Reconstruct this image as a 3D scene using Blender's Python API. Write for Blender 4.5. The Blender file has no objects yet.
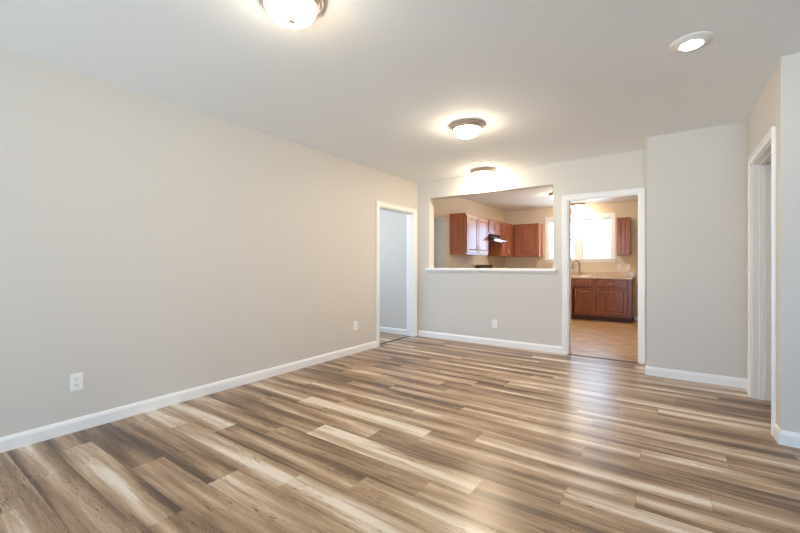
import bpy, bmesh, math, random
from mathutils import Vector, Matrix
C = bpy.context.scene.collection
sc = bpy.context.scene

# ---------------------------------------------------------------- camera
F_PX, CAM_H = 383.6, 1.156
cam = bpy.data.cameras.new('camera')
cam.sensor_width = 36.0
cam.lens = F_PX / 800 * 36
cam.shift_y = -1.5 / 800
cam.clip_start = 0.05
camo = bpy.data.objects.new('camera', cam)
camo.location = (0, 0, CAM_H)
camo.rotation_euler = (math.radians(90), 0, math.atan(270 / F_PX))
C.objects.link(camo)
sc.camera = camo

# ---------------------------------------------------------------- sky, daylight, exposure
SKY = 11.0
w = bpy.data.worlds.new('world'); sc.world = w; w.use_nodes = True
bgn = w.node_tree.nodes['Background']
_nt = w.node_tree                                     # pale sky above, brighter half below the horizon added to lift the ceilings
_tc = _nt.nodes.new('ShaderNodeTexCoord'); _sp = _nt.nodes.new('ShaderNodeSeparateXYZ')
_rp = _nt.nodes.new('ShaderNodeValToRGB')
_mr = _nt.nodes.new('ShaderNodeMapRange'); _mr.inputs[1].default_value = -.06; _mr.inputs[2].default_value = .06
_rp.color_ramp.elements[0].color = (.76, .90, 1.03, 1); _rp.color_ramp.elements[1].color = (.33, .50, .73, 1)
_nt.links.new(_tc.outputs['Generated'], _sp.inputs[0]); _nt.links.new(_sp.outputs[2], _mr.inputs[0])
_nt.links.new(_mr.outputs[0], _rp.inputs[0]); _nt.links.new(_rp.outputs[0], bgn.inputs[0])
bgn.inputs[1].default_value = SKY
sc.view_settings.view_transform = 'Standard'
sc.view_settings.look = 'None'
sc.view_settings.exposure = 0.42
sc.view_settings.gamma = 1.0
sc.view_settings.use_curve_mapping = False
try:
    sc.cycles.use_denoising = True
    sc.cycles.max_bounces = 12
    sc.cycles.diffuse_bounces = 10
    sc.cycles.sample_clamp_indirect = 6
except Exception:
    pass
LAMP = 158.0          # emission of the ceiling lamp shades
LAMP_COL = (1.0, 0.83, 0.60)

def portal(name, loc, rot, sx, sy):
    l = bpy.data.lights.new(name, 'AREA'); l.shape = 'RECTANGLE'; l.size = sx; l.size_y = sy
    l.cycles.is_portal = True
    o = bpy.data.objects.new(name, l); o.location = loc; o.rotation_euler = rot; C.objects.link(o)
R90 = math.pi / 2
# sky portals in the window openings: behind the camera (unseen, guessed), kitchen, hall, side room
portal('daylight_living', (-2.1, -3.22, 1.25), (R90, 0, 0), 1.9, 2.0)
portal('daylight_living_second', (0.7, -3.22, 1.25), (R90, 0, 0), 1.9, 2.0)
portal('daylight_added_side', (2.72, -1.95, 1.25), (0, R90, 0), 2.0, .9)  # portal of the unseen side window, added for more daylight
portal('daylight_kitchen', (-1.33, 9.47, 1.74), (-R90, 0, 0), .60, .92)
portal('daylight_kitchen_second', (-2.05, 9.47, 1.74), (-R90, 0, 0), .60, .92)
portal('daylight_hall', (-5.57, 3.9, 1.4), (0, -R90, 0), 1.2, 1.2)
portal('daylight_side_room', (-5.57, 7.4, 1.5), (0, -R90, 0), 1.2, 1.2)

# ---------------------------------------------------------------- materials
def newmat(name, base=(.8, .8, .8), rough=.5, metal=0., spec=.5):
    m = bpy.data.materials.new(name); m.use_nodes = True
    b = m.node_tree.nodes['Principled BSDF']
    b.inputs['Base Color'].default_value = (*base, 1)
    b.inputs['Roughness'].default_value = rough
    b.inputs['Metallic'].default_value = metal
    b.inputs['Specular IOR Level'].default_value = spec
    return m, m.node_tree, b
def N(nt, t, **k):
    n = nt.nodes.new(t)
    for a, v in k.items(): setattr(n, a, v)
    return n
def bump(nt, b, src, strength, dist=.002):
    bp = N(nt, 'ShaderNodeBump'); bp.inputs['Strength'].default_value = strength
    bp.inputs['Distance'].default_value = dist
    nt.links.new(src, bp.inputs['Height']); nt.links.new(bp.outputs[0], b.inputs['Normal'])
def speckled(name, base, rough, scale=60, bstr=.15, var=.03, metal=0., spec=.5):
    """paint, metal or plastic: a slight procedural variation and a fine bump"""
    m, nt, b = newmat(name, base, rough, metal, spec)
    tc = N(nt, 'ShaderNodeTexCoord'); no = N(nt, 'ShaderNodeTexNoise')
    no.inputs['Scale'].default_value = scale; no.inputs['Detail'].default_value = 4
    nt.links.new(tc.outputs['Object'], no.inputs['Vector'])
    mp = N(nt, 'ShaderNodeMapRange')
    mp.inputs[3].default_value = 1 - var; mp.inputs[4].default_value = 1 + var
    nt.links.new(no.outputs[0], mp.inputs[0])
    mx = N(nt, 'ShaderNodeVectorMath', operation='SCALE'); mx.inputs[0].default_value = base
    nt.links.new(mp.outputs[0], mx.inputs['Scale']); nt.links.new(mx.outputs[0], b.inputs['Base Color'])
    if bstr: bump(nt, b, no.outputs[0], bstr, .001)
    return m
def math_(nt, op, a, b=None, c=None):
    n = N(nt, 'ShaderNodeMath', operation=op)
    for i, v in enumerate((a, b, c)):
        if v is None: continue
        if isinstance(v, (int, float)): n.inputs[i].default_value = v
        else: nt.links.new(v, n.inputs[i])
    return n.outputs[0]
def ramp(nt, src, stops):
    r = N(nt, 'ShaderNodeValToRGB'); e = r.color_ramp.elements
    while len(e) < len(stops): e.new(.5)
    for i, (p, c) in enumerate(stops): e[i].position = p; e[i].color = (*c, 1)
    nt.links.new(src, r.inputs[0]); return r.outputs[0]

M = {}
M['wall'] = speckled('greige_wall_paint', (.64, .60, .55), .55, 90, .12, .015, spec=.3)
M['ceiling'] = speckled('ceiling_paint', (.86, .885, .90), .8, 45, .25, .015, spec=.2)
M['kitchen_wall'] = speckled('beige_kitchen_paint', (.70, .60, .46), .55, 90, .12, .015, spec=.3)
M['trim'] = speckled('white_trim_paint', (.84, .83, .81), .35, 30, .04, .01)
M['outlet'] = speckled('white_outlet_plastic', (.85, .85, .83), .3, 30, 0, .01)
M['slot'] = speckled('dark_socket_slot', (.03, .03, .03), .6, 30, 0, .05)
M['nickel'] = speckled('brushed_nickel', (.62, .56, .50), .28, 200, .05, .05, metal=1.)
M['faucet'] = speckled('dark_brushed_nickel', (.36, .31, .27), .3, 200, .05, .05, metal=1.)
M['ivory'] = speckled('ivory_outlet_plastic', (.62, .53, .41), .4, 30, 0, .01)
M['bronze'] = speckled('tan_lamp_metal', (.60, .47, .39), .35, 200, .05, .05, metal=.6)
M['black'] = speckled('black_enamel', (.012, .012, .013), .18, 40, .02, .1)
M['steel'] = speckled('stainless_steel', (.60, .60, .60), .25, 200, .05, .05, metal=1.)
M['strip'] = speckled('dark_threshold_strip', (.07, .05, .04), .45, 60, .05, .1)
M['toe'] = speckled('dark_toe_kick', (.06, .022, .012), .5, 60, .05, .1)

def wood(name, dark, mid, light, rough=.3, axis='Z'):
    m, nt, b = newmat(name, mid, rough)
    tc = N(nt, 'ShaderNodeTexCoord'); mp = N(nt, 'ShaderNodeMapping')
    mp.inputs['Scale'].default_value = {'Z': (14, 14, 1.2), 'X': (1.2, 14, 14)}[axis]
    nt.links.new(tc.outputs['Object'], mp.inputs[0])
    n1 = N(nt, 'ShaderNodeTexNoise'); n1.inputs['Scale'].default_value = 2.2
    n1.inputs['Detail'].default_value = 8; n1.inputs['Distortion'].default_value = .6
    nt.links.new(mp.outputs[0], n1.inputs['Vector'])
    col = ramp(nt, n1.outputs[0], [(.3, dark), (.5, mid), (.72, light)])
    nt.links.new(col, b.inputs['Base Color']); bump(nt, b, n1.outputs[0], .08)
    b.inputs['Coat Weight'].default_value = .4; b.inputs['Coat Roughness'].default_value = .22
    return m
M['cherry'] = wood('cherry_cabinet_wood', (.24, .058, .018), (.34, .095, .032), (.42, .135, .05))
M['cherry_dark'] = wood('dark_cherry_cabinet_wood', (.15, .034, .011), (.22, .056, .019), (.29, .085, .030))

def granite():
    m, nt, b = newmat('speckled_granite', (.5, .4, .3), .15)
    tc = N(nt, 'ShaderNodeTexCoord')
    n1 = N(nt, 'ShaderNodeTexNoise'); n1.inputs['Scale'].default_value = 45; n1.inputs['Detail'].default_value = 6
    v = N(nt, 'ShaderNodeTexVoronoi'); v.inputs['Scale'].default_value = 90
    nt.links.new(tc.outputs['Object'], n1.inputs['Vector']); nt.links.new(tc.outputs['Object'], v.inputs['Vector'])
    s = math_(nt, 'ADD', math_(nt, 'MULTIPLY', n1.outputs[0], .8), math_(nt, 'MULTIPLY', v.outputs['Distance'], .35))
    col = ramp(nt, s, [(.33, (.16, .09, .05)), (.46, (.44, .29, .17)), (.58, (.60, .45, .30)), (.75, (.74, .62, .48))])
    nt.links.new(col, b.inputs['Base Color']); return m
M['granite'] = granite()

def plank_mat():
    m, nt, b = newmat('wood_plank_floor', (.3, .22, .16), .35)
    uv = N(nt, 'ShaderNodeUVMap', uv_map='plank')       # metres along / across its own board
    at = N(nt, 'ShaderNodeAttribute', attribute_name='tone')
    sd = N(nt, 'ShaderNodeAttribute', attribute_name='seed')
    sep = N(nt, 'ShaderNodeSeparateXYZ'); nt.links.new(uv.outputs[0], sep.inputs[0])
    U, V = sep.outputs[0], sep.outputs[1]
    def noise(su, sv, detail, dist=0., off=0.):
        cb = N(nt, 'ShaderNodeCombineXYZ')
        nt.links.new(math_(nt, 'MULTIPLY', U, su), cb.inputs[0])
        nt.links.new(math_(nt, 'MULTIPLY', V, sv), cb.inputs[1])
        nt.links.new(math_(nt, 'MULTIPLY_ADD', sd.outputs['Fac'], 37.0, off), cb.inputs[2])
        n = N(nt, 'ShaderNodeTexNoise'); n.inputs['Scale'].default_value = 1.0
        n.inputs['Detail'].default_value = detail; n.inputs['Distortion'].default_value = dist
        nt.links.new(cb.outputs[0], n.inputs['Vector']); return n.outputs[0]
    broad = noise(.8, 9, 1.0, .3)
    streak = noise(1.6, 38, 4, .4, 5)
    grain = noise(7, 190, 4, 1.2, 11)
    knot = noise(6, 60, 5, 2.6, 23)
    gate = noise(2.2, 9, 1, 0, 31)
    # pale washed band along the middle of a board, browner edges
    band = math_(nt, 'SUBTRACT', 1.0, math_(nt, 'MULTIPLY', math_(nt, 'ABSOLUTE', math_(nt, 'SUBTRACT', V, math_(nt, 'MULTIPLY_ADD', sd.outputs['Fac'], .05, .064))), 11.0))
    s = math_(nt, 'MULTIPLY_ADD', math_(nt, 'SUBTRACT', broad, .5), 1.45, math_(nt, 'MULTIPLY_ADD', at.outputs['Fac'], .66, .13))
    s = math_(nt, 'MULTIPLY_ADD', math_(nt, 'SUBTRACT', band, .48), .30, s)
    s = math_(nt, 'MULTIPLY_ADD', math_(nt, 'SUBTRACT', streak, .5), .68, s)
    s = math_(nt, 'MULTIPLY_ADD', math_(nt, 'SUBTRACT', grain, .5), .55, s)
    kn = math_(nt, 'MULTIPLY', math_(nt, 'MULTIPLY', math_(nt, 'MAXIMUM', math_(nt, 'SUBTRACT', knot, .57), 0.0), 7.0),
               math_(nt, 'MAXIMUM', math_(nt, 'SUBTRACT', gate, .45), 0.0))
    s = math_(nt, 'SUBTRACT', s, math_(nt, 'MINIMUM', math_(nt, 'MULTIPLY', kn, 4.0), .5))
    col = ramp(nt, s, [(.0, (.078, .049, .031)), (.22, (.172, .106, .062)), (.43, (.310, .202, .122)),
                       (.66, (.455, .33, .22)), (.92, (.69, .61, .52))])
    # seams between the boards
    pv = .178; pu = 1.22
    e1 = math_(nt, 'MINIMUM', V, math_(nt, 'SUBTRACT', pv, V))
    e2 = math_(nt, 'MINIMUM', U, math_(nt, 'SUBTRACT', pu, U))
    e = math_(nt, 'MINIMUM', e1, e2)
    g = N(nt, 'ShaderNodeMapRange'); g.inputs[1].default_value = .0004; g.inputs[2].default_value = .0022
    g.inputs[3].default_value = .62; g.inputs[4].default_value = 1.0
    nt.links.new(e, g.inputs[0])
    mx = N(nt, 'ShaderNodeVectorMath', operation='SCALE')
    nt.links.new(col, mx.inputs[0]); nt.links.new(g.outputs[0], mx.inputs['Scale'])
    nt.links.new(mx.outputs[0], b.inputs['Base Color'])
    r = math_(nt, 'MULTIPLY_ADD', grain, .12, .24)
    nt.links.new(r, b.inputs['Roughness'])
    h = math_(nt, 'ADD', g.outputs[0], math_(nt, 'MULTIPLY', grain, .25))
    bump(nt, b, h, .18, .002)
    return m
M['plank'] = plank_mat()

def tile_mat():
    m, nt, b = newmat('diagonal_ceramic_tile', (.5, .35, .22), .3)
    tc = N(nt, 'ShaderNodeTexCoord'); mp = N(nt, 'ShaderNodeMapping')
    mp.inputs['Rotation'].default_value = (0, 0, math.radians(45))
    nt.links.new(tc.outputs['Object'], mp.inputs[0])
    br = N(nt, 'ShaderNodeTexBrick'); br.offset = 0; br.squash = 1
    br.inputs['Scale'].default_value = 1
    br.inputs['Brick Width'].default_value = .33; br.inputs['Row Height'].default_value = .33
    br.inputs['Mortar Size'].default_value = .007; br.inputs['Mortar Smooth'].default_value = .3
    br.inputs['Color1'].default_value = (.50, .31, .16, 1); br.inputs['Color2'].default_value = (.60, .40, .23, 1)
    br.inputs['Mortar'].default_value = (.20, .13, .085, 1)
    nt.links.new(mp.outputs[0], br.inputs['Vector'])
    n = N(nt, 'ShaderNodeTexNoise'); n.inputs['Scale'].default_value = 7; n.inputs['Detail'].default_value = 5
    nt.links.new(tc.outputs['Object'], n.inputs['Vector'])
    g = N(nt, 'ShaderNodeMapRange'); g.inputs[3].default_value = .60; g.inputs[4].default_value = 1.3
    nt.links.new(n.outputs[0], g.inputs[0])
    mx = N(nt, 'ShaderNodeVectorMath', operation='SCALE')
    nt.links.new(br.outputs['Color'], mx.inputs[0]); nt.links.new(g.outputs[0], mx.inputs['Scale'])
    nt.links.new(mx.outputs[0], b.inputs['Base Color'])
    bump(nt, b, math_(nt, 'SUBTRACT', 1.0, br.outputs['Fac']), .3, .002)
    return m
M['tile'] = tile_mat()

def glass_mat():
    m = bpy.data.materials.new('clear_window_glass'); m.use_nodes = True; nt = m.node_tree
    nt.nodes.clear(); out = N(nt, 'ShaderNodeOutputMaterial')
    t = N(nt, 'ShaderNodeBsdfTransparent'); t.inputs[0].default_value = (.95, .97, .97, 1)
    g = N(nt, 'ShaderNodeBsdfGlossy'); g.inputs['Roughness'].default_value = .02
    fr = N(nt, 'ShaderNodeFresnel'); fr.inputs[0].default_value = 1.35
    mx = N(nt, 'ShaderNodeMixShader')
    nt.links.new(fr.outputs[0], mx.inputs[0]); nt.links.new(t.outputs[0], mx.inputs[1]); nt.links.new(g.outputs[0], mx.inputs[2])
    nt.links.new(mx.outputs[0], out.inputs[0]); return m
M['glass'] = glass_mat()

def glow(name, col, strength, hot=False):
    m, nt, b = newmat(name, (.9, .88, .84), .3)
    n = N(nt, 'ShaderNodeTexNoise'); n.inputs['Scale'].default_value = 8
    g = N(nt, 'ShaderNodeMapRange'); g.inputs[3].default_value = strength * .9; g.inputs[4].default_value = strength * 1.1
    nt.links.new(n.outputs[0], g.inputs[0])
    b.inputs['Emission Color'].default_value = (*col, 1); out = g.outputs[0]
    if hot:      # bulbs behind the bottom of the shade: brightest at its middle, dimmer towards the rim
        tc = N(nt, 'ShaderNodeTexCoord'); sp = N(nt, 'ShaderNodeSeparateXYZ'); nt.links.new(tc.outputs['Object'], sp.inputs[0])
        q = N(nt, 'ShaderNodeMapRange'); q.inputs[1].default_value = -.044; q.inputs[2].default_value = -.118
        q.inputs[3].default_value = .06; q.inputs[4].default_value = 1.0
        nt.links.new(sp.outputs[2], q.inputs[0]); out = math_(nt, 'MULTIPLY', out, q.outputs[0])
    nt.links.new(out, b.inputs['Emission Strength']); return m
M['shade'] = glow('lit_frosted_glass', LAMP_COL, LAMP, True)
M['shade_dim'] = glow('dim_lit_frosted_glass', LAMP_COL, LAMP * .6, True)
M['lens'] = glow('lit_downlight_lens', (1.0, .86, .68), 70)
M['hood_light'] = glow('lit_hood_lens', (1.0, .9, .75), 9)

# ---------------------------------------------------------------- mesh helpers
def box(bm, x0, x1, y0, y1, z0, z1, bev=0., seg=2):
    t = bmesh.new()
    bmesh.ops.create_cube(t, size=1)
    for v in t.verts:
        v.co = Vector(((x0 + x1) / 2 + v.co.x * (x1 - x0), (y0 + y1) / 2 + v.co.y * (y1 - y0), (z0 + z1) / 2 + v.co.z * (z1 - z0)))
    if bev: bmesh.ops.bevel(t, geom=t.edges[:], offset=bev, segments=seg, affect='EDGES', profile=.5)
    me = bpy.data.meshes.new('tmp'); t.to_mesh(me); t.free(); bm.from_mesh(me); bpy.data.meshes.remove(me)
def lathe(bm, prof, n=48, c=(0, 0, 0), mat=None):
    rings = []
    for r, z in prof:
        if r < 1e-6: rings.append([bm.verts.new((0, 0, z))])
        else: rings.append([bm.verts.new((r * math.cos(2 * math.pi * i / n), r * math.sin(2 * math.pi * i / n), z)) for i in range(n)])
    vs = [v for r in rings for v in r]
    for a, b in zip(rings, rings[1:]):
        for i in range(n):
            j = (i + 1) % n
            q = [a[i % len(a)], a[j % len(a)], b[j % len(b)], b[i % len(b)]]
            u = []
            for v in q:
                if v not in u: u.append(v)
            if len(u) > 2: bm.faces.new(u)
    for v in vs:
        if mat: v.co = mat @ v.co
        v.co += Vector(c)
def tube(bm, pts, r, n=12):
    rr = r if isinstance(r, (list, tuple)) else [r] * len(pts)
    pts = [Vector(p) for p in pts]; rings = []
    up = Vector((0, 0, 1)); prev = None
    for i, p in enumerate(pts):
        d = (pts[min(i + 1, len(pts) - 1)] - pts[max(i - 1, 0)]).normalized()
        if prev is None:
            a = up if abs(d.dot(up)) < .9 else Vector((1, 0, 0)); s = d.cross(a).normalized()
        else: s = (prev - d * prev.dot(d)).normalized()
        prev = s; t = d.cross(s)
        rings.append([bm.verts.new(p + (s * math.cos(2 * math.pi * k / n) + t * math.sin(2 * math.pi * k / n)) * rr[i]) for k in range(n)])
    for a, b in zip(rings, rings[1:]):
        for k in range(n): bm.faces.new([a[k], a[(k + 1) % n], b[(k + 1) % n], b[k]])
    bm.faces.new(rings[0][::-1]); bm.faces.new(rings[-1])
def prism(bm, pts, axis, a0, a1):
    """extrude a closed outline; axis 'x': pts are (y,z); 'y': (x,z)"""
    f = {'x': lambda p, a: (a, p[0], p[1]), 'y': lambda p, a: (p[0], a, p[1])}[axis]
    A = [bm.verts.new(f(p, a0)) for p in pts]; B = [bm.verts.new(f(p, a1)) for p in pts]
    bm.faces.new(A); bm.faces.new(B[::-1])
    for i in range(len(pts)):
        j = (i + 1) % len(pts); bm.faces.new([A[i], B[i], B[j], A[j]])
def obj(name, bm, mat, parent=None, loc=None, smooth=False):
    bmesh.ops.recalc_face_normals(bm, faces=bm.faces[:])
    me = bpy.data.meshes.new(name); bm.to_mesh(me); bm.free()
    me.materials.append(M[mat] if isinstance(mat, str) else mat)
    if smooth:
        for p in me.polygons: p.use_smooth = True
        try: me.set_sharp_from_angle(angle=math.radians(40))
        except Exception: pass
    o = bpy.data.objects.new(name, me); C.objects.link(o)
    if parent: o.parent = parent
    if loc: o.location = loc
    return o
def struct(name, bm, mat, parent=None):
    o = obj(name, bm, mat, parent)
    if not parent: o['kind'] = 'structure'
    return o
def thing(name, label, cat, loc=(0, 0, 0), rz=0, group=None):
    o = bpy.data.objects.new(name, None); C.objects.link(o); o.empty_display_size = .05
    o.location = loc; o.rotation_euler = (0, 0, rz); o['label'] = label; o['category'] = cat
    if group: o['group'] = group
    return o
def bx(*a, **k):
    bm = bmesh.new(); box(bm, *a, **k); return bm

# ---------------------------------------------------------------- plan (metres; camera stands at x=0, y=0)
XL, YB, ZC = -3.38, 5.30, 2.50          # left wall face, back wall face, ceiling
XR, YR = 0.585, 3.44                    # right door wall face, corner
YS, XS = 4.80, -0.20                    # closet bump-out face and its left end
YF = 9.40; XK = -3.40                   # kitchen far wall and kitchen left wall
YREAR, XE, XW = -3.20, 2.70, -5.50      # behind the camera, right end, hall's far side

def wall_y(name, x0, x1, y0, y1, mat, holes=()):
    """wall running along X between y0 and y1 with rectangular holes (xa, xb, za, zb)"""
    bm = bmesh.new(); x = x0
    for xa, xb, za, zb in sorted(holes):
        if xa > x: box(bm, x, xa, y0, y1, 0, ZC)
        if za > 0: box(bm, xa, xb, y0, y1, 0, za)
        if zb < ZC: box(bm, xa, xb, y0, y1, zb, ZC)
        x = xb
    if x < x1: box(bm, x, x1, y0, y1, 0, ZC)
    return struct(name, bm, mat)
def wall_x(name, y0, y1, x0, x1, mat, holes=()):
    bm = bmesh.new(); y = y0
    for ya, yb, za, zb in sorted(holes):
        if ya > y: box(bm, x0, x1, y, ya, 0, ZC)
        if za > 0: box(bm, x0, x1, ya, yb, 0, za)
        if zb < ZC: box(bm, x0, x1, ya, yb, zb, ZC)
        y = yb
    if y < y1: box(bm, x0, x1, y, y1, 0, ZC)
    return struct(name, bm, mat)

# floor of separate-looking boards: one mesh, one face per board
def plank_floor(name, x0, x1, y0, y1, seed=4):
    rnd = random.Random(seed)
    PV, PU = .178, 1.22
    bm = bmesh.new(); uvl = bm.loops.layers.uv.new('plank'); tones, seeds = [], []
    tl = bm.faces.layers.float.new('tone'); sl = bm.faces.layers.float.new('seed')
    # board ends read off the photograph: row's far edge Y -> (end X, tone of the board before it, tone of the board after it)
    known = {1.961: [(-2.045, .42, 1.06), (-.825, 1.06, .52)], 2.317: [(-1.358, 1.0, .42), (-.138, .50, .30)],
             2.139: [(-.437, .42, .70), (-1.657, .60, .42)], 2.495: [(-1.054, .42, .72), (-2.274, .60, .42)],
             2.673: [(-.440, .62, .30), (-1.660, .74, .60)], 2.851: [(-.149, .45, .74), (-1.369, .38, .70)],
             1.605: [(-2.575, .86, .42), (-1.355, .42, .76)], 1.783: [(-2.270, .58, .36), (-1.050, .36, .62)],
             1.427: [(-2.885, .84, .60), (-1.665, .60, .74)], 1.249: [(-3.215, .45, .28), (-2.005, .28, .72)],
             1.071: [(-2.500, .30, .40), (-1.280, .40, .62)], .893: [(-1.880, .48, .38), (-3.100, .35, .48)],
             3.029: [(-.945, .46, .68), (.275, .68, .36)], 3.919: [(-.380, .48, .76), (.840, .76, .5)],
             4.453: [(.340, .74, .30), (-.880, .45, .72)], 4.097: [(.040, .62, .32), (-1.180, .5, .6)],
             3.207: [(-.465, .52, .70), (-1.685, .7, .5)], 3.385: [(-.60, .4, .55), (.62, .5, .3)]}
    known = {round((k - 1.961) / PV) - 1: v for k, v in known.items()}
    r0 = math.floor((y0 - 1.961) / PV); r1 = math.ceil((y1 - 1.961) / PV)
    for r in range(r0, r1):
        ya = 1.961 + r * PV; yb = ya + PV
        k = known.get(r) if name == 'floor' else None
        off = (k[0][0] % PU) if k else rnd.uniform(0, PU)
        i0 = math.floor((x0 - off) / PU); i1 = math.ceil((x1 - off) / PU)
        for i in range(i0, i1):
            xa = off + i * PU; xb = xa + PU
            tone = min(.9, max(.15, rnd.choice([.28, .34, .40, .44, .50, .58, .70]) + rnd.uniform(-.04, .04)))
            for xe, left, right in (k or ()):
                if abs(xb - xe) < .02: tone = left
                if abs(xa - xe) < .02: tone = right
            sdv = rnd.random()
            ca, cb = max(xa, x0), min(xb, x1); da, db = max(ya, y0), min(yb, y1)
            if cb - ca < 1e-4 or db - da < 1e-4: continue
            vs = [bm.verts.new((x, y, 0)) for x, y in ((ca, da), (cb, da), (cb, db), (ca, db))]
            f = bm.faces.new(vs); f[tl] = tone; f[sl] = sdv
            for l in f.loops: l[uvl].uv = (l.vert.co.x - xa, l.vert.co.y - ya)
    nf = len(bm.faces)
    # the slab below the boards
    box(bm, x0, x1, y0, y1, -.08, -.002)
    me = bpy.data.meshes.new(name); bm.to_mesh(me); bm.free()
    me.materials.append(M['plank'])
    o = bpy.data.objects.new(name, me); C.objects.link(o); o['kind'] = 'structure'
    return o
plank_floor('floor', -3.45, XE, YREAR, 5.33)
plank_floor('floor_hall', XW, -3.45, 2.2, 5.24, 9)
struct('floor_kitchen', bx(-3.54, XS, 5.33, YF, -.08, 0), 'tile')
struct('floor_side_room', bx(XW, -3.54, 5.36, YF, -.08, 0), 'tile')
struct('ceiling', bx(XW - .1, XE + .1, YREAR - .12, YF + .12, ZC, ZC + .1), 'ceiling')

DL = (4.285, 5.195, 1.995)      # left doorway: y0, y1, height
DK = (-1.080, -.297, 1.995)     # kitchen doorway: x0, x1, height
DR = (3.632, 4.487, 2.03)        # right doorway: y0, y1, height
PT = (-3.152, -1.262, 1.07, 2.222)   # pass-through: x0, x1, z0, z1
wall_x('wall_left', YREAR, YB, -3.52, XL, 'wall', [(DL[0], DL[1], 0, DL[2])])
wall_y('wall_back', -3.52, XE, YB, 5.44, 'wall', [(PT[0], PT[1], PT[2], PT[3]), (DK[0], DK[1], 0, DK[2])])
wall_y('wall_closet', XS, XR, YS, YS + .10, 'wall')
wall_x('wall_closet_side', YS + .10, YB, XS, XS + .10, 'wall')
wall_x('wall_right', YR, YB, XR, .70, 'wall', [(DR[0], DR[1], 0, DR[2])])
wall_y('wall_right_return', .70, XE, YR, YR + .12, 'wall')
wall_x('wall_east', YREAR, YB, XE, XE + .1, 'wall', [(-2.40, -1.50, .25, 2.25)])  # opening of the added side window, out of view
wall_y('wall_rear', -3.52, XE, YREAR - .12, YREAR, 'wall', [(-3.05, -1.15, .25, 2.25), (-.25, 1.65, .25, 2.25)])  # two guessed window openings, out of view
wall_x('wall_kitchen_left', 5.44, YF, -3.54, XK, 'kitchen_wall', [(5.60, 6.44, 0, 2.03)])
wall_x('wall_kitchen_right', 5.44, YF, XS, XS + .1, 'kitchen_wall')
WIN = [(-2.345, -1.745), (-1.62, -1.035)]; WZ = (1.29, 2.185)
wall_y('wall_kitchen_far', -3.54, XS + .1, YF, YF + .12, 'kitchen_wall', [(a, b, WZ[0], WZ[1]) for a, b in WIN])
# hall and side room beyond the left doorway
wall_y('wall_hall', XW, -3.52, 5.24, 5.36, 'wall')
wall_y('wall_hall_near', XW, -3.52, 2.1, 2.2, 'wall')
wall_x('wall_hall_west', 2.1, YF, XW - .1, XW, 'wall', [(3.3, 4.5, .8, 2.0), (6.8, 8.0, .9, 2.1)])
wall_y('wall_side_room', XW, -3.54, YF, YF + .12, 'wall')

# baseboards: a profile with a rounded top, run along x or y
def base_prof(s):
    # (offset from wall, z)
    return [(0, 0), (s * .015, 0), (s * .015, .068), (s * .011, .080), (s * .006, .090), (0, .092)]
def baseboard(name, runs):
    bm = bmesh.new()
    for ax, fixed, a, b, s in runs:
        if ax == 'y': prism(bm, [(fixed + o, z) for o, z in base_prof(s)], 'y', a, b)   # runs along y, fixed = wall x
        else: prism(bm, [(fixed + o, z) for o, z in base_prof(s)], 'x', a, b)           # runs along x, fixed = wall y
    return struct(name, bm, 'trim')
baseboard('baseboard_left', [('y', XL, YREAR, 4.227, 1)])
baseboard('baseboard_back', [('x', YB, XL + .016, -1.143, -1)])
baseboard('baseboard_closet', [('x', YS, XS - .015, XR - .0, -1), ('y', XS, YS, YB, -1)])
baseboard('baseboard_right', [('y', XR, 4.550, YS - .015, -1), ('y', XR, YR - .015, 3.569, -1)])
baseboard('baseboard_right_return', [('x', YR, XR - .0, XE, -1)])
baseboard('baseboard_hall', [('x', 5.24, XW, -3.52, -1)])
baseboard('baseboard_kitchen_far', [('x', YF, -.62, XS, -1)])
baseboard('baseboard_kitchen_left', [('y', XK, 5.44, 5.60, 1)])
baseboard('baseboard_kitchen_right', [('y', XS, 5.44, YF - .016, -1)])

# door frames: jamb lining + stop + casing with a raised outer bead
def frame_x(name, y0, y1, h, xf, side, depth, stop=True, cw=.07):
    """opening in a wall whose visible face is x=xf; casing projects to `side`; lining goes the other way"""
    bm = bmesh.new(); t = .016
    xa, xb = sorted((xf, xf + side * t)); xc, xd = sorted((xf + side * .001, xf + side * (t + .006)))
    for ya, yb in ((y0 - cw, y0), (y1, y1 + cw)):
        box(bm, xa, xb, ya, yb, 0, h, bev=.003)
        o = (ya - .0015, ya + .018) if ya < y0 else (yb - .018, yb + .0015)
        box(bm, xc, xd, o[0], o[1], 0, h + cw + .0015, bev=.003)
    box(bm, xa, xb, y0 - cw, y1 + cw, h, h + cw, bev=.003)
    box(bm, xc, xd, y0 - cw + .018, y1 + cw - .018, h + cw - .018, h + cw, bev=.003)
    root = struct(name, bm, 'trim')
    bm = bmesh.new(); xe, xg = sorted((xf, xf - side * depth))
    box(bm, xe, xg, y0, y0 + .012, 0, h); box(bm, xe, xg, y1 - .012, y1, 0, h); box(bm, xe, xg, y0 + .012, y1 - .012, h - .012, h)
    if stop:
        m = (xe + xg) / 2
        box(bm, m - .016, m + .016, y0 + .012, y0 + .022, 0, h - .012, bev=.002)
        box(bm, m - .016, m + .016, y1 - .022, y1 - .012, 0, h - .012, bev=.002)
        box(bm, m - .016, m + .016, y0 + .022, y1 - .022, h - .022, h - .012, bev=.002)
    struct('door_jamb', bm, 'trim', root)
    return root
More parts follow.
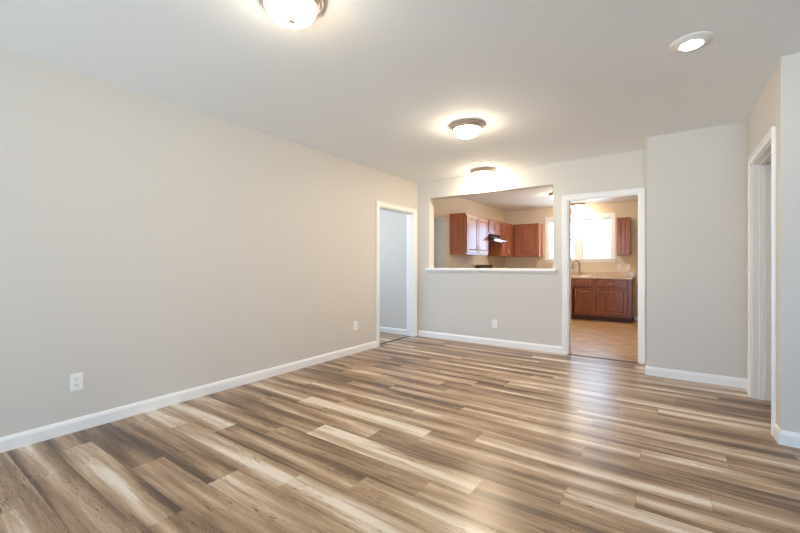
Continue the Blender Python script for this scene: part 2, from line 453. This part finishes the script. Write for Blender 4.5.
def frame_y(name, x0, x1, h, yf, side, depth, stop=True, cw=.075):
    bm = bmesh.new(); t = .016
    a, b = sorted((yf, yf + side * t)); c, d = sorted((yf + side * .001, yf + side * (t + .006)))
    for xa, xb in ((x0 - cw, x0), (x1, x1 + cw)):
        box(bm, xa, xb, a, b, 0, h, bev=.003)
        o = (xa - .0015, xa + .02) if xa < x0 else (xb - .02, xb + .0015)
        box(bm, o[0], o[1], c, d, 0, h + cw + .0015, bev=.003)
    box(bm, x0 - cw, x1 + cw, a, b, h, h + cw, bev=.003)
    box(bm, x0 - cw + .02, x1 + cw - .02, c, d, h + cw - .02, h + cw, bev=.003)
    root = struct(name, bm, 'trim')
    bm = bmesh.new(); e, g = sorted((yf, yf - side * depth))
    box(bm, x0, x0 + .012, e, g, 0, h); box(bm, x1 - .012, x1, e, g, 0, h); box(bm, x0 + .012, x1 - .012, e, g, h - .012, h)
    if stop:
        m = (e + g) / 2
        box(bm, x0 + .012, x0 + .022, m - .016, m + .016, 0, h - .012, bev=.002)
        box(bm, x1 - .022, x1 - .012, m - .016, m + .016, 0, h - .012, bev=.002)
        box(bm, x0 + .022, x1 - .022, m - .016, m + .016, h - .022, h - .012, bev=.002)
    struct('door_jamb', bm, 'trim', root)
    return root
d1 = frame_x('door_1', DL[0], DL[1], DL[2], XL, 1, .14, cw=.068)
d2 = frame_y('door_2', DK[0], DK[1], DK[2], YB, -1, .14, stop=False, cw=.062)
d3 = frame_x('door_3', DR[0], DR[1], DR[2], XR, -1, .115, cw=.062)
for z in (.25, 1.05, 1.80):                       # painted hinge leaves on the far jamb
    bm = bmesh.new(); box(bm, .618, .655, DR[1] - .0155, DR[1] - .0118, z - .045, z + .045, bev=.001)
    m = Matrix.Identity(4); lathe(bm, [(0, -.047), (.005, -.047), (.005, .047), (0, .047)], 10, (.658, DR[1] - .020, z))
    struct('hinge', bm, 'trim', d3)

bm = bmesh.new(); box(bm, .662, 1.43, 4.440, 4.474, .008, 2.012, bev=.002)
slab = struct('door_slab', bm, 'trim', d3)
for xa in (.745, 1.085):
    for za, zb in ((.20, .95), (1.10, 1.90)):
        bm = bmesh.new(); box(bm, xa, xa + .26, 4.436, 4.4405, za, zb, bev=.003); struct('door_panel', bm, 'trim', slab)
bm = bmesh.new(); lathe(bm, [(0, 0), (.026, 0), (.026, .006), (.010, .010), (.010, .03), (.025, .042), (.025, .058), (0, .066)], 20, (1.36, 4.44, .95), Matrix.Rotation(R90, 4, 'X'))
struct('door_knob', bm, 'nickel', slab)

# dark transition strips between the floors
struct('trim_1', bx(DK[0] - .05, DK[1] - .001, 5.295, 5.34, 0, .006, bev=.002), 'strip')
struct('trim_2', bx(-3.475, -3.435, DL[0] + .012, DL[1] - .012, 0, .005, bev=.002), 'strip')

# pass-through shelf
bm = bmesh.new()
box(bm, PT[0] - .045, PT[1] + .05, 5.235, YB, 1.072, 1.106, bev=.005)
box(bm, PT[0], PT[1], YB, 5.44, 1.070, 1.106)
box(bm, PT[0] - .045, PT[1] + .05, 5.44, 5.50, 1.072, 1.106, bev=.005)
prism(bm, [(YB, 1.072), (YB - .030, 1.072), (YB - .012, 1.046), (YB, 1.040)], 'x', PT[0] - .03, PT[1] + .035)
struct('trim_3', bm, 'trim')

# ---------------------------------------------------------------- windows
def window(name, x0, x1, z0, z1, y, face, mid):
    """double hung window in a wall running along X; y = wall inner face, face = direction into the wall"""
    bm = bmesh.new(); ya, yb = y + face * .03, y + face * .09
    ya, yb = sorted((ya, yb))
    box(bm, x0, x0 + .014, ya - .028, yb, z0, z1); box(bm, x1 - .014, x1, ya - .028, yb, z0, z1)
    box(bm, x0 + .014, x1 - .014, ya - .028, yb, z1 - .014, z1); box(bm, x0 + .014, x1 - .014, ya - .028, yb, z0, z0 + .014)
    root = struct(name, bm, 'trim')
    for nm, za, zb, dy in (('upper', mid - .012, z1 - .014, .04), ('lower', z0 + .014, mid + .012, .0)):
        bm = bmesh.new(); u0, u1 = sorted((y + face * (.035 + dy * .7), y + face * (.060 + dy * .7)))
        box(bm, x0 + .014, x0 + .032, u0, u1, za, zb, bev=.003); box(bm, x1 - .032, x1 - .014, u0, u1, za, zb, bev=.003)
        box(bm, x0 + .032, x1 - .032, u0, u1, za, za + .018, bev=.003); box(bm, x0 + .032, x1 - .032, u0, u1, zb - .018, zb, bev=.003)
        s = struct('window_sash', bm, 'trim', root)
        struct('window_pane', bx(x0 + .032, x1 - .032, (u0 + u1) / 2 - .002, (u0 + u1) / 2 + .002, za + .018, zb - .018), 'glass', s)
    return root
for i, (a, b) in enumerate(WIN): window('window_%d' % (i + 1), a, b, WZ[0], WZ[1], YF, 1, 1.74)
window('window_3', -3.05, -1.15, .25, 2.25, YREAR, -1, 1.3)  # unseen rear pair, guessed and made large to brighten the ceiling
window('window_4', -.25, 1.65, .25, 2.25, YREAR, -1, 1.3)
w5 = window('window_5', -.45, .45, .25, 2.25, 0, 1, 1.3); w5.rotation_euler = (0, 0, -R90); w5.location = (XE, -1.95, 0)  # unseen side window, added and sized for its daylight
# casing around the twin kitchen window: sides, head, mullion, stool and apron
bm = bmesh.new(); o0, o1 = -2.41, -.955
box(bm, o0, WIN[0][0], YF - .016, YF, WZ[0] - .02, 2.28, bev=.003)
box(bm, WIN[1][1], o1, YF - .016, YF, WZ[0] - .02, 2.28, bev=.003)
box(bm, WIN[0][1], WIN[1][0], YF - .016, YF, WZ[0], WZ[1], bev=.003)
box(bm, WIN[0][0], WIN[1][1], YF - .016, YF, WZ[1], 2.28, bev=.003)
box(bm, o0 - .012, o1 + .012, YF - .026, YF, 2.262, 2.285, bev=.004)
box(bm, o0 - .02, o1 + .02, YF - .05, YF, WZ[0] - .022, WZ[0], bev=.006)
prism(bm, [(YF, WZ[0] - .022), (YF - .018, WZ[0] - .022), (YF - .014, WZ[0] - .07), (YF, WZ[0] - .078)], 'x', o0 + .01, o1 - .01)
struct('trim_4', bm, 'trim')

# ---------------------------------------------------------------- outlets and switches
def outlet(label, loc, rz, group=None, mat='outlet'):
    """plate centred at loc on a wall; local -Y looks into the room"""
    t = thing('wall_outlet', label, 'outlet', loc, rz, group)
    obj('cover_plate', bx(-.037, .037, -.006, 0, -.059, .059, bev=.003), mat, t)
    for z in (.021, -.021):
        bm = bmesh.new(); box(bm, -.017, .017, -.009, -.0055, z - .014, z + .014, bev=.0035)
        s = obj('socket', bm, mat, t)
        bm = bmesh.new()
        box(bm, -.0085, -.0055, -.0096, -.0088, z - .003, z + .008); box(bm, .0055, .0085, -.0096, -.0088, z - .003, z + .007)
        box(bm, -.0028, .0028, -.0096, -.0088, z - .011, z - .006)
        obj('slot', bm, 'slot', s)
    bm = bmesh.new(); lathe(bm, [(0, 0), (.003, 0), (.0025, .0012), (0, .0015)], 12, (0, -.0058, 0), Matrix.Rotation(R90, 4, 'X'))
    obj('screw', bm, 'outlet', t)
    return t
outlet('white outlet low on the long left wall, nearest the camera', (XL, .888, .343), R90)
outlet('white outlet low on the long left wall near the left doorway', (XL, 3.785, .36), R90)
outlet('white outlet on the back wall under the pass-through shelf', (-2.063, YB, .31), 0)
outlet('left white outlet above the granite backsplash beside the kitchen window', (-.885, YF, 1.115), 0)
outlet('beige outlet on the kitchen wall between the wide wall cabinet and the window', (-2.64, YF, 1.125), 0, mat='ivory')
def switch(label, loc, rz):
    t = thing('light_switch', label, 'switch', loc, rz)
    obj('cover_plate', bx(-.036, .036, -.006, 0, -.058, .058, bev=.003), 'outlet', t)
    obj('toggle', bx(-.005, .005, -.016, -.005, -.004, .012, bev=.002), 'outlet', t)
    return t
switch('right white switch above the granite backsplash below the narrow wall cabinet', (-.727, YF, 1.115), 0)
switch('white light switch seen edge-on between the closet wall and right doorway', (XR, 4.68, 1.10), -R90)

# ---------------------------------------------------------------- ceiling lamps
def lamp(label, x, y, sc_=.93, shade='shade', group='domed ceiling lamps'):
    t = thing('ceiling_lamp', label, 'ceiling lamp', (x, y, ZC), 0, group)
    t.scale = (sc_, sc_, 1)
    bm = bmesh.new()
    lathe(bm, [(0, 0), (.160, 0), (.170, -.006), (.172, -.016), (.166, -.024), (.156, -.028), (.157, -.035), (.152, -.043), (.142, -.049), (.134, -.047), (.132, -.040), (0, -.036)])
    obj('base_ring', bm, 'bronze', t, smooth=True)
    bm = bmesh.new(); pr = []
    for k in range(13):
        a = k / 12 * R90; pr.append((.1335 * math.cos(a) ** .8 if k < 12 else 0, -.044 - .074 * math.sin(a)))
    lathe(bm, pr); obj('glass_shade', bm, shade, t, smooth=True)
    bm = bmesh.new(); lathe(bm, [(0, -.114), (.018, -.116), (.022, -.120), (.016, -.126), (.007, -.129), (.009, -.133), (.006, -.138), (0, -.140)], 24)
    obj('finial', bm, 'bronze', t, smooth=True)
    return t
lamp('lit domed ceiling lamp nearest the camera, cut by the top edge of the photo', -1.559, 1.263, shade='shade_dim')
lamp('lit domed ceiling lamp in mid-ceiling of the living room', -1.593, 3.379)
lamp('lit domed ceiling lamp just in front of the wall above the pass-through', -2.17, 5.11, 1.0)
lamp('lit domed ceiling lamp half seen at the right edge of the pass-through', -1.72, 7.59)
lamp('lit domed ceiling lamp in front of the kitchen window, seen through the doorway', -1.67, 9.12, shade='shade_dim')
t = thing('recessed_light', 'small round recessed downlight lit in the ceiling at upper right', 'downlight', (.105, 2.90, ZC))
bm = bmesh.new(); lathe(bm, [(0, 0), (.106, 0), (.107, -.004), (.098, -.010), (.070, -.016), (.0585, -.020), (.057, -.017), (0, -.015)]); obj('trim_ring', bm, 'trim', t, smooth=True)
bm = bmesh.new(); lathe(bm, [(0, -.0155), (.0565, -.0175), (.055, -.022), (.04, -.0245), (0, -.025)]); obj('lens', bm, 'lens', t, smooth=True)

# ---------------------------------------------------------------- kitchen cabinets (local: x along the wall, front looks to -Y, back at y=0)
def door_mesh(w_, h_, flat=False):
    """frame-and-panel front, origin at lower left corner of its back face, looks to -Y"""
    bm = bmesh.new(); s = .052 if h_ > .25 else .034; T = .020
    if flat:
        box(bm, 0, w_, -T, 0, 0, h_, bev=.005); return bm
    s = min(s, w_ * .26)
    box(bm, 0, s, -T, 0, 0, h_, bev=.003); box(bm, w_ - s, w_, -T, 0, 0, h_, bev=.003)
    box(bm, s, w_ - s, -T, 0, 0, s, bev=.003); box(bm, s, w_ - s, -T, 0, h_ - s, h_, bev=.003)
    box(bm, s - .002, w_ - s + .002, -.008, -.001, s - .002, h_ - s + .002)
    g = .022                                         # raised field with sloping borders
    a = [(s + .006, s + .006), (w_ - s - .006, s + .006), (w_ - s - .006, h_ - s - .006), (s + .006, h_ - s - .006)]
    b = [(s + g, s + g), (w_ - s - g, s + g), (w_ - s - g, h_ - s - g), (s + g, h_ - s - g)]
    A = [bm.verts.new((x, -.008, z)) for x, z in a]; B = [bm.verts.new((x, -.016, z)) for x, z in b]
    for i in range(4): bm.faces.new([A[i], A[(i + 1) % 4], B[(i + 1) % 4], B[i]])
    bm.faces.new(B); return bm
def pull(parent, x, z, vertical=True, L=.096):
    bm = bmesh.new(); pts = []
    for k in range(9):
        u = k / 8 * 2 - 1; off = -.020 - .026 * (1 - abs(u) ** 3)
        pts.append((x, off, z + u * L / 2) if vertical else (x + u * L / 2, off, z))
    tube(bm, pts, .0045, 8); obj('handle', bm, 'nickel', parent, smooth=True)
def cabinet(label, loc, rz, W, H, D, fronts, mat, toe=False, cat='cabinet', cname='wall_cabinet', group='cherry wall cabinets', hollow=False):
    """fronts: (kind, x0, z0, w, h, handle) with kind door/drawer"""
    t = thing(cname, label, cat, loc, rz, group)
    bm = bmesh.new(); z0 = .10 if toe else 0
    if hollow:
        box(bm, 0, .018, -D + .02, 0, z0, H); box(bm, W - .018, W, -D + .02, 0, z0, H); box(bm, .018, W - .018, -D + .02, 0, z0, z0 + .018)
        box(bm, .018, W - .018, -.012, 0, z0 + .018, H)
    else: box(bm, 0, W, -D + .02, 0, z0, H)                         # carcass
    e = .0; st = .038
    box(bm, 0, st, -D, -D + .02, z0, H, bev=.002); box(bm, W - st, W, -D, -D + .02, z0, H, bev=.002)   # face frame
    box(bm, st, W - st, -D, -D + .02, z0, z0 + st, bev=.002); box(bm, st, W - st, -D, -D + .02, H - st, H, bev=.002)
    if toe: box(bm, st, W - st, -D, -D + .02, .678, .722, bev=.002)
    obj('body', bm, mat, t)
    if toe: obj('toe_kick', bx(0, W, -D + .06, -.02, 0, .10), 'toe', t)
    else: obj('cornice', bx(-.004, W + .004, -D - .006, 0, H, H + .012, bev=.003), mat, t)
    for kind, fx, fz, fw, fh, hd in fronts:
        o = obj(kind, door_mesh(fw, fh, kind == 'drawer'), mat, t, (fx, -D - .0005, fz))
        if hd == 'm': pull(o, fw / 2, fh / 2, False)
        elif hd:
            hx = fw - .028 if 'r' in hd else .028
            hz = .085 if 'b' in hd else fh - .085
            pull(o, hx, hz, True)
    return t
UZ, UH, UD = 1.353, .757, .32
def two(W, z0, h, hd=('rb', 'lb'), m=.03, g=.012):
    dw = (W - 2 * m - g) / 2
    return [('door', m, z0, dw, h, hd[0]), ('door', m + dw + g, z0, dw, h, hd[1])]
cabinet('two-door cherry wall cabinet left of the range hood, side panel showing', (XK, 6.470, UZ), R90, 1.062, UH, UD, two(1.062, .03, UH - .06), 'cherry')
cabinet('short two-door cherry wall cabinet above the range hood', (XK, 7.534, 1.806), R90, .738, .304, UD, two(.738, .025, .254, hd=('', '')), 'cherry')
cabinet('two-door cherry wall cabinet right of the range hood, reaching the corner', (XK, 8.274, UZ), R90, 1.124, UH, UD,
        [('door', .035, .03, .355, UH - .06, 'rb'), ('door', .40, .03, .355, UH - .06, 'lb')], 'cherry')
cabinet('wide single-door cherry wall cabinet in the kitchen corner left of the window', (XK + UD + .006, YF, UZ), 0, .604, UH, UD,
        [('door', .045, .03, .525, UH - .06, 'rb')], 'cherry')
cabinet('narrow cherry wall cabinet to the right of the kitchen window', (-.902, YF, UZ + .01), 0, .236, UH, UD,
        [('door', .018, .03, .20, UH - .06, '')], 'cherry')
BH, BD = .872, .57
YC, XC = YF - .03, XK + .03          # base cabinets stand a little off the wall
G2 = 'cherry base cabinets'
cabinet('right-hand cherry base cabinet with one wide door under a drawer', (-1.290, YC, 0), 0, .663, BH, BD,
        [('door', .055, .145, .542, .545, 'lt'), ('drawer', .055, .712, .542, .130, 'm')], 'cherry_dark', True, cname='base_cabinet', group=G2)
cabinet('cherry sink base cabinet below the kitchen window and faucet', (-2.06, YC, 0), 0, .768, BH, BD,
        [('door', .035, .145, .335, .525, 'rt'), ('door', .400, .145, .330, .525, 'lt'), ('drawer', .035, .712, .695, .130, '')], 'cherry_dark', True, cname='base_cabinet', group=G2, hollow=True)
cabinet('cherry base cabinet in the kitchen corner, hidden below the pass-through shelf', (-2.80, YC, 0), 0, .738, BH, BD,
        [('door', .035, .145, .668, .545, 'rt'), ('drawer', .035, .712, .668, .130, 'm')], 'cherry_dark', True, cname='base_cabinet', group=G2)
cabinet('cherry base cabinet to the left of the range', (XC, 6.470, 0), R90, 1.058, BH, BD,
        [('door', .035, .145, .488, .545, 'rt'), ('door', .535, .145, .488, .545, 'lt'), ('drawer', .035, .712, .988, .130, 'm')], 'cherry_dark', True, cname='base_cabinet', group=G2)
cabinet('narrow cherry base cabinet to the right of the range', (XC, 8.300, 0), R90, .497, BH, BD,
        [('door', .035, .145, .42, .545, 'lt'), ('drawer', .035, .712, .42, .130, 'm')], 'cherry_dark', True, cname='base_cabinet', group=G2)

# granite worktops
CZ = (.873, .910)
t = thing('countertop', 'speckled granite worktop with backsplash under the kitchen window', 'countertop', (-2.0, YF, CZ[0]))
def ct(bm, x0, x1, y0, y1, b=.004): box(bm, x0 + 2.0, x1 + 2.0, y0 - YF, y1 - YF, 0, CZ[1] - CZ[0], bev=b)
bm = bmesh.new(); SX0, SX1, SY0, SY1 = -2.03, -1.40, 8.87, 9.27
ct(bm, XK, SX0, 8.775, YF); ct(bm, SX1, -.600, 8.775, YF); ct(bm, SX0 - .006, SX1 + .006, 8.775, SY0, .004); ct(bm, SX0 - .006, SX1 + .006, SY1, YF, .004)
obj('worktop', bm, 'granite', t)
bm = bmesh.new(); box(bm, XK + 2.0, -.600 + 2.0, -.022, 0, CZ[1] - CZ[0], .132, bev=.003); obj('backsplash', bm, 'granite', t)
t = thing('countertop', 'speckled granite worktop to the left of the range', 'countertop', (XK, 6.46, CZ[0]))
obj('worktop', bx(0, .625, 0, 1.072, 0, .037, bev=.004), 'granite', t); obj('backsplash', bx(0, .022, 0, 1.072, .037, .132, bev=.003), 'granite', t)
t = thing('countertop', 'short granite worktop between the range and kitchen corner', 'countertop', (XK, 8.296, CZ[0]))
obj('worktop', bx(0, .625, 0, .478, 0, .037, bev=.004), 'granite', t)

# sink and faucet
t = thing('kitchen_sink', 'white-rimmed sink set in the granite worktop', 'sink', ((SX0 + SX1) / 2, (SY0 + SY1) / 2, .875))
hx, hy = (SX1 - SX0) / 2, (SY1 - SY0) / 2
bm = bmesh.new()
for a, b_ in (((-hx - .018, -hx + .012), (-hy - .018, hy + .018)), ((hx - .012, hx + .018), (-hy - .018, hy + .018)),
              ((-hx + .012, hx - .012), (-hy - .018, -hy + .012)), ((-hx + .012, hx - .012), (hy - .012, hy + .018))):
    box(bm, a[0], a[1], b_[0], b_[1], .036, .044, bev=.003)
obj('rim', bm, 'outlet', t)
bm = bmesh.new(); d = -.16; k = hx - .004, hy - .004
box(bm, -k[0], -k[0] + .01, -k[1], k[1], d, .036); box(bm, k[0] - .01, k[0], -k[1], k[1], d, .036)
box(bm, -k[0] + .01, k[0] - .01, -k[1], -k[1] + .01, d, .036); box(bm, -k[0] + .01, k[0] - .01, k[1] - .01, k[1], d, .036)
box(bm, -k[0], k[0], -k[1], k[1], d - .01, d); obj('basin', bm, 'outlet', t)
t = thing('kitchen_faucet', 'brushed gooseneck kitchen faucet standing behind the sink', 'faucet', (-1.655, 9.32, .910))
bm = bmesh.new(); lathe(bm, [(0, 0), (.026, 0), (.026, .008), (.019, .014), (.017, .060), (.013, .068), (0, .07)], 24); obj('base', bm, 'faucet', t, smooth=True)
dx, dy = -.83, -.56; pts = [(0, 0, .06), (0, 0, .26)]; Rr = .075
for k in range(1, 12):
    a = math.pi * k / 11; q = Rr - Rr * math.cos(a); pts.append((dx * q, dy * q, .26 + Rr * math.sin(a) * 1.15))
pts.append((dx * 2 * Rr, dy * 2 * Rr, .20))
bm = bmesh.new(); tube(bm, pts, (.0155), 14); obj('spout', bm, 'faucet', t, smooth=True)
bm = bmesh.new(); tube(bm, [(dx * 2 * Rr, dy * 2 * Rr, .205), (dx * 2 * Rr, dy * 2 * Rr, .16)], [.017, .016], 14); obj('spray_head', bm, 'faucet', t, smooth=True)
bm = bmesh.new(); tube(bm, [(.012, 0, .045), (.045, 0, .055), (.062, 0, .105)], [.009, .008, .005], 10); obj('lever', bm, 'faucet', t, smooth=True)

# range hood: local x along wall, front -Y
t = thing('range_hood', 'black and steel range hood with a lit lamp under the short wall cabinet', 'range hood', (XK, 7.538, 1.655), R90)
bm = bmesh.new(); prism(bm, [(0, .148), (-.30, .148), (-.34, .120), (-.49, .045), (-.50, .030), (-.50, .008), (0, .008)], 'x', .0, .730)
for v in bm.verts: v.co.y *= .92
obj('shell', bm, 'black', t)
obj('front_strip', bx(0, .73, -.466, -.460, .006, .034, bev=.002), 'steel', t)
bm = bmesh.new(); prism(bm, [(-.322, .1215), (-.442, .0565), (-.440, .0535), (-.320, .1185)], 'x', .03, .70); obj('control_panel', bm, 'steel', t)
obj('filter', bx(.06, .67, -.42, -.10, 0, .008, bev=.002), 'steel', t)
obj('lamp_lens', bx(.28, .45, -.452, -.427, .000, .008, bev=.002), 'hood_light', t)

# range
t = thing('kitchen_range', 'black cooking range standing against the left kitchen wall', 'range', (XK, 7.545, 0), R90)
obj('body', bx(0, .74, -.62, -.002, .03, .895, bev=.004), 'black', t)
obj('cooktop', bx(-.0, .74, -.64, -.06, .895, .915, bev=.005), 'black', t)
bm = bmesh.new(); prism(bm, [(-.045, .895), (-.135, .895), (-.128, 1.13), (-.115, 1.160), (-.045, 1.160)], 'x', 0, .74); bg = obj('backguard', bm, 'black', t)
bm = bmesh.new(); box(bm, .24, .50, -.137, -.126, 1.00, 1.08, bev=.002); obj('clock_panel', bm, 'steel', bg)
for x in (.07, .15, .59, .67):
    bm = bmesh.new(); lathe(bm, [(0, 0), (.022, 0), (.020, .018), (.014, .022), (0, .022)], 20, (x, -.128, 1.04), Matrix.Rotation(R90, 4, 'X')); obj('knob', bm, 'steel', bg, smooth=True)
for x, y, r in ((.19, -.20, .075), (.55, -.20, .095), (.19, -.48, .095), (.55, -.48, .075)):
    bm = bmesh.new(); pts = []
    for k in range(97):
        a = k / 96 * 2 * math.pi * 4; rr = .015 + (r - .015) * k / 96; pts.append((x + rr * math.cos(a), y + rr * math.sin(a), .921))
    tube(bm, pts, .005, 6); obj('burner_coil', bm, 'steel', t, smooth=True)
bm = bmesh.new(); box(bm, .01, .73, -.645, -.621, .25, .86, bev=.006); od = obj('oven_door', bm, 'black', t)
bm = bmesh.new(); tube(bm, [(.08, -.645, .79), (.08, -.685, .79), (.66, -.685, .79), (.66, -.645, .79)], .010, 10); obj('handle', bm, 'steel', od, smooth=True)
bm = bmesh.new(); box(bm, .01, .73, -.645, -.621, .05, .235, bev=.006); obj('drawer', bm, 'black', t)
